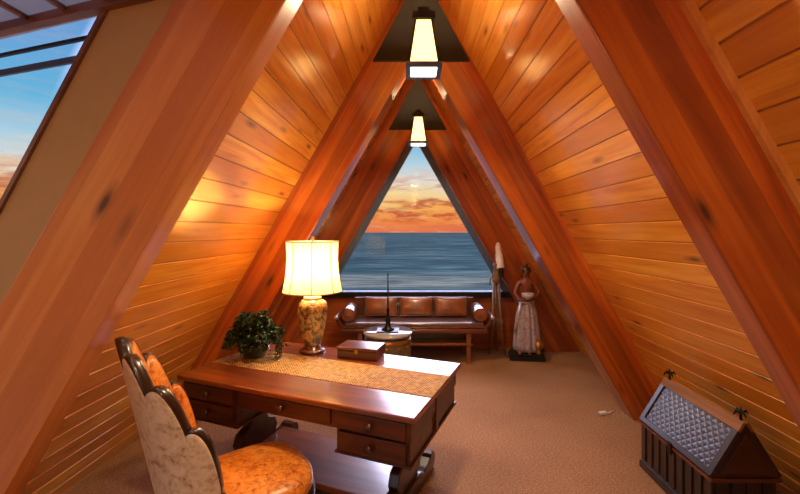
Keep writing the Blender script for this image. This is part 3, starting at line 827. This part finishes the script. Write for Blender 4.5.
# ------------------------------------------------------------------ drum table with candle spike
dt = thing('drum_table', 'round drum-shaped side table with pale polished top, before the bench', 'side table', (-.28, 4.66, 0))
mb = MB(); mb.lathe([(.235, .03), (.245, .06), (.262, .20), (.268, .30), (.262, .42), (.252, .515)], 48); mb.build('drum_body', 'stone', dt)
mb = MB(); mb.lathe([(.262, .44), (.272, .445), (.272, .475), (.258, .48)], 48, cap=False); mb.build('band', 'gold', dt); mb = MB(); mb.lathe([(.255, .0), (.262, .01), (.262, .035), (.245, .045)], 48); mb.build('band', 'gold', dt)
mb = MB(); mb.lathe([(.262, .515), (.285, .520), (.288, .535), (.282, .55), (1e-4, .55)], 56); mb.build('tabletop', 'glasstop', dt)
for i in range(12):
    a = 2*math.pi*i/12; mb = MB(); mb.ball((.268*math.cos(a), .268*math.sin(a), .40), .012, 10, 6); mb.build('stud', 'gold', dt)
sp_ = thing('incense_spike', 'tall thin black spike on a stepped dark base on the round table', 'ornament', (-.28, 4.66, .552))
mb = MB(); mb.prism([(-.13, -.10), (.13, -.10), (.13, .10), (-.13, .10)], 'z', 0, .012); mb.build('tray', 'iron', sp_, bevel=.004)
mb = MB(); mb.lathe([(.075, .012), (.078, .02), (.05, .035), (.032, .06), (.026, .10), (.034, .12), (.018, .15), (.012, .20), (.020, .24), (.012, .27), (1e-4, .30)], 16); mb.build('base', 'iron', sp_)
mb = MB(); mb.tube([(0, 0, .10), (0, 0, .40), (0, 0, .655)], [.010, .009, .006], 10); mb.ball((0, 0, .655), .011, 10, 8); mb.build('rod', 'iron', sp_)

# ------------------------------------------------------------------ carved statue of a woman
sx0, sy0 = 1.54, 5.38
st = thing('statue', 'carved wooden statue of a woman in a long pleated skirt holding a bowl', 'statue', (sx0, sy0, 0), R(-8))
st.scale = (1.06, 1.06, 1.06)
mb = MB(); mb.box(-.215, .215, -.13, .13, 0, .05); mb.box(-.20, .20, -.115, .115, .05, .085); mb.build('plinth', 'black', st, bevel=.008)
def skin(name, mat, parent, verts, edges, radii, root=0, sub=2):
    me = bpy.data.meshes.new(name); me.from_pydata(verts, edges, []); me.materials.append(M[mat])
    o = bpy.data.objects.new(name, me); COL.objects.link(o); o.parent = parent
    sk = o.modifiers.new('skin', 'SKIN'); sk.use_smooth_shade = True
    for i, r in enumerate(radii):
        rr = r if isinstance(r, tuple) else (r, r); me.skin_vertices[0].data[i].radius = rr; me.skin_vertices[0].data[i].use_root = (i == root)
    s = o.modifiers.new('sub', 'SUBSURF'); s.levels = sub; s.render_levels = sub
    return o
V = [(0, 0, .66), (0, .005, .78), (0, .0, .90), (0, .005, .985), (0, .0, 1.03), (-.005, -.012, 1.085), (-.005, -.016, 1.14),   # pelvis..head top
     (-.095, .0, .955), (-.145, -.03, .83), (-.10, -.115, .755), (-.045, -.15, .77),       # viewer-left arm
     (.095, .0, .955), (.15, -.02, .84), (.10, -.115, .80), (.03, -.155, .80)]
E = [(0, 1), (1, 2), (2, 3), (3, 4), (4, 5), (5, 6), (3, 7), (7, 8), (8, 9), (9, 10), (3, 11), (11, 12), (12, 13), (13, 14)]
Rr = [(.095, .075), (.068, .055), (.085, .062), (.060, .045), (.028, .028), (.050, .058), (.036, .042), .034, .026, .020, .017, .034, .026, .020, .017]
body = skin('body', 'carved', st, V, E, Rr)
mb = MB()
mb.ball((-.005, -.066, 1.100), .011, 8, 6, (.8, 1.2, 1.5)); mb.build('nose', 'carved', body)
for q in (-.023, .013):
    mb = MB(); mb.ball((q, -.058, 1.115), .007, 8, 6); mb.build('eye', 'carved', body)
for q in (-.054, .046):
    mb = MB(); mb.ball((q, -.01, 1.10), .012, 8, 6, (.5, 1, 1.5)); mb.build('ear', 'carved', body)
mb = MB(); mb.ball((-.005, -.06, 1.072), .010, 8, 6, (1.4, .7, .5)); mb.build('mouth', 'carved', body)
mb = MB(); mb.ball((-.005, .008, 1.118), .064, 20, 12, (1, 1.05, .95)); mb.ball((-.005, .045, 1.175), .034, 16, 10); mb.tube([(-.005, .055, 1.12), (-.005, .075, 1.02), (0, .07, .93)], [.045, .035, .015], 10); mb.build('hair', 'desk_dark', st)
# fingers round the bowl
for s, hx in ((-1, -.045), (1, .03)):
    base = Vector((hx, -.155, .785 if s < 0 else .80))
    for q in range(4):
        p = base+Vector((-s*.004*q, -.004*q, .014*(q-1.5)))
        mb = MB(); mb.tube([p, p+Vector((-s*.018, -.018, .002)), p+Vector((-s*.034, -.010, .004))], [.0065, .006, .0045], 8); mb.build('finger', 'carved', body)
    mb = MB(); mb.tube([base+Vector((0, .005, .02)), base+Vector((-s*.012, -.004, .036)), base+Vector((-s*.026, -.010, .040))], [.008, .007, .005], 8); mb.build('thumb', 'carved', body)
mb = MB(); mb.lathe([(.02, .775), (.045, .785), (.070, .815), (.078, .85), (.070, .852), (.04, .815), (1e-4, .80)], 24, Matrix.Translation((-.005, -.165, 0))); mb.build('bowl', 'silver', st)
def pleat(a): return 1+.07*math.cos(a*13)+.02*math.cos(a*29)
mb = MB(); mb.lathe([(.165, .11), (.166, .16), (.156, .28), (.142, .42), (.126, .55), (.108, .64), (.084, .70), (.080, .725)], 180, Matrix.Diagonal((1, .78, 1, 1)), rad=pleat); mb.build('skirt', 'carved_grey', st)
mb = MB(); mb.tube([(.088*math.cos(2*math.pi*i/40), .070*math.sin(2*math.pi*i/40), .715+.012*math.cos(2*math.pi*i/40)) for i in range(40)], .014, 8, closed=True)
mb.tube([(-.07, -.06, .71), (-.10, -.08, .60), (-.13, -.08, .45), (-.145, -.07, .36)], [.020, .018, .016, .022], 10); mb.build('sash', 'silver', st)
mb = MB()
for s in (-1, 1): mb.tube([(s*.06-.03, -.04, .12), (s*.06-.035, -.12, .105), (s*.06-.04, -.155, .098)], [.030, .024, .016], 10)
mb.build('feet', 'carved', st)
mb = MB(); mb.lathe([(.035, .085), (.04, .10), (.024, .125), (.03, .14)], 16, Matrix.Translation((.135, -.075, 0))); mb.ball((.135, -.075, .195), .062, 24, 14); mb.build('ball_ornament', 'gold', st)

# ------------------------------------------------------------------ telescope on a tripod beside the window
tl = thing('telescope', 'white-tubed telescope on a weathered tripod between bench and statue', 'telescope', (1.18, 5.60, 0), 0)
hub = Vector((0, 0, 1.02))
for i, a in enumerate((200, 320, 80)):
    e = Vector((.12*math.cos(R(a)), (.20 if i < 2 else .09)*math.sin(R(a)), .012))
    mb = MB(); mb.tube([hub+Vector((.035*math.cos(R(a)), .035*math.sin(R(a)), 0)), hub.lerp(e, .5), e], [.020, .017, .012], 8)
    mb.cbox(hub.lerp(e, .55), (.05, .05, .05)); mb.build('leg', 'tripod', tl)
mb = MB(); mb.lathe([(.03, .98), (.055, 1.0), (.060, 1.05), (.045, 1.09), (.05, 1.13), (.03, 1.20), (.045, 1.22), (.045, 1.26)], 20); mb.build('mount', 'tripod', tl)
T = Matrix.Translation((0.05, 0, 1.28)) @ Matrix.Rotation(R(-2), 4, 'Y') @ Matrix.Rotation(R(-24), 4, 'X')
mb = MB(); mb.lathe([(.052, -.10), (.056, -.09), (.054, .10), (.046, .12), (.038, .32), (.030, .34), (.024, .42)], 24, T); tb = mb.build('tube', 'tube', tl)
mb = MB(); mb.lathe([(.020, -.22), (.024, -.20), (.024, -.16), (.032, -.13), (.040, -.10)], 20, T); mb.build('eyepiece', 'iron', tb)
mb = MB(); mb.tube([(.045, 0, 1.24), (.08, -.03, 1.22), (.10, -.05, 1.16)], [.010, .009, .012], 8); mb.build('control_handle', 'tripod', tl); mb = MB(); mb.tube([(-.045, 0, 1.10), (-.085, -.02, 1.06), (-.10, -.04, .96)], .010, 8); mb.build('control_handle', 'tripod', tl)

# ------------------------------------------------------------------ house-shaped chest
cx, cy0, cy1 = 1.845, 2.21, 2.90
cs = thing('gabled_chest', 'dark wooden house-shaped chest with blue lattice lid by the right wall', 'chest', (cx, (cy0+cy1)/2, 0), 0)
hl = (cy1-cy0)/2
HE, HR, HW = .338, .640, .190
mb = MB(); mb.box(-HW+.012, HW-.012, -hl+.012, hl-.012, .045, HE); mb.build('body', 'chest', cs, bevel=.003)
mb = MB()
for i in range(9):
    y = -hl+.03+(2*hl-.06)*i/8; mb.cbox((-HW+.008, y, .19), (.010, .045, .25)); 
for i in range(4):
    x = -HW+.06+(2*HW-.12)*i/3; mb.cbox((x, -hl+.008, .19), (.06, .010, .25))
mb.build('panelling', 'chest', cs, bevel=.003)
mb = MB(); mb.box(-HW-.006, HW+.006, -hl-.006, hl+.006, 0, .05); mb.build('plinth', 'chest', cs, bevel=.006)
mb = MB(); mb.box(-HW-.008, HW+.008, -hl-.008, hl+.008, HE-.022, HE); mb.build('rim', 'red_wood', cs, bevel=.004)
mb = MB(); mb.prism([(-HW, HE+.002), (HW, HE+.002), (0, HR)], 'y', -hl, hl); lid = mb.build('lid', 'chest', cs, bevel=.004)
sl_ = math.hypot(HW, HR-HE)
for s in (-1, 1):
    ax = Vector((0, 1, 0)); ay = Vector((-s*(-1)*0-s*HW, 0, HR-HE)).normalized(); az = ax.cross(ay)
    if az.x*s < 0: az = -az
    m = Matrix((ax, ay, az)).transposed().to_4x4(); m.translation = Vector((s*HW, 0, HE))
    g = MB(); g.box(-hl+.045, hl-.045, .04, sl_-.062, .0, .007, T=m)
    g.build('lattice_panel', 'lattice', lid, uv=lambda p, n: (p.y, p.z*1.15))
    g = MB(); g.box(-hl, hl, .004, .038, 0, .016, T=m); g.box(-hl, -hl+.04, .03, sl_-.03, 0, .016, T=m); g.box(hl-.04, hl, .03, sl_-.03, 0, .016, T=m)
    g.build('lid_frame', 'chest', lid, bevel=.003)
    g = MB(); g.box(-hl-.004, hl+.004, sl_-.058, sl_+.002, .001, .018, T=m); g.build('ridge_board', 'chest_tan', lid, bevel=.003)
mb = MB(); mb.prism([(-HW+.05, HE+.03), (HW-.05, HE+.03), (0, HR-.06)], 'y', -hl-.008, -hl+.01); mb.build('gable_panel', 'desk_dark', lid)
for q in (-1, 1):
    y = q*(hl-.035)
    mb = MB(); mb.tube([(0, y, HR), (0, y, HR+.055), (0, y, HR+.085)], [.008, .006, .002], 8)
    mb.ball((0, y, HR+.05), .014, 10, 8)
    for s in (-1, 1):
        mb.tube([(0, y, HR+.045), (s*.004, y+s*.03, HR+.055), (s*.004, y+s*.042, HR+.035)], [.006, .008, .003], 8)
        mb.tube([(0, y, HR+.045), (s*.03, y, HR+.055), (s*.042, y, HR+.035)], [.006, .008, .003], 8)
    mb.build('finial', 'iron', lid)
mb = MB(); mb.box(-HW-.016, -HW-.002, -.02, .02, HE-.05, HE+.02); mb.build('hasp', 'iron', cs, bevel=.002)

# ------------------------------------------------------------------ small white cable plug on the carpet by the beam foot
pg = thing('cable_plug', 'small white plug and cable end on carpet at the foot of the middle right beam', 'plug', (1.78, 3.72, 0), R(15))
mb = MB(); mb.box(-.045, .03, -.018, .018, .002, .030); mb.build('plug_body', 'glaze_white', pg, bevel=.006)
mb = MB(); mb.tube([(.03, 0, .015), (.06, .0, .008), (.10, .02, .006), (.15, .03, .006)], .005, 8); mb.build('cord', 'glaze_white', pg)
mb = MB(); mb.box(-.065, -.045, -.010, -.006, .012, .020); mb.box(-.065, -.045, .006, .010, .012, .020); mb.build('prong', 'silver', pg)
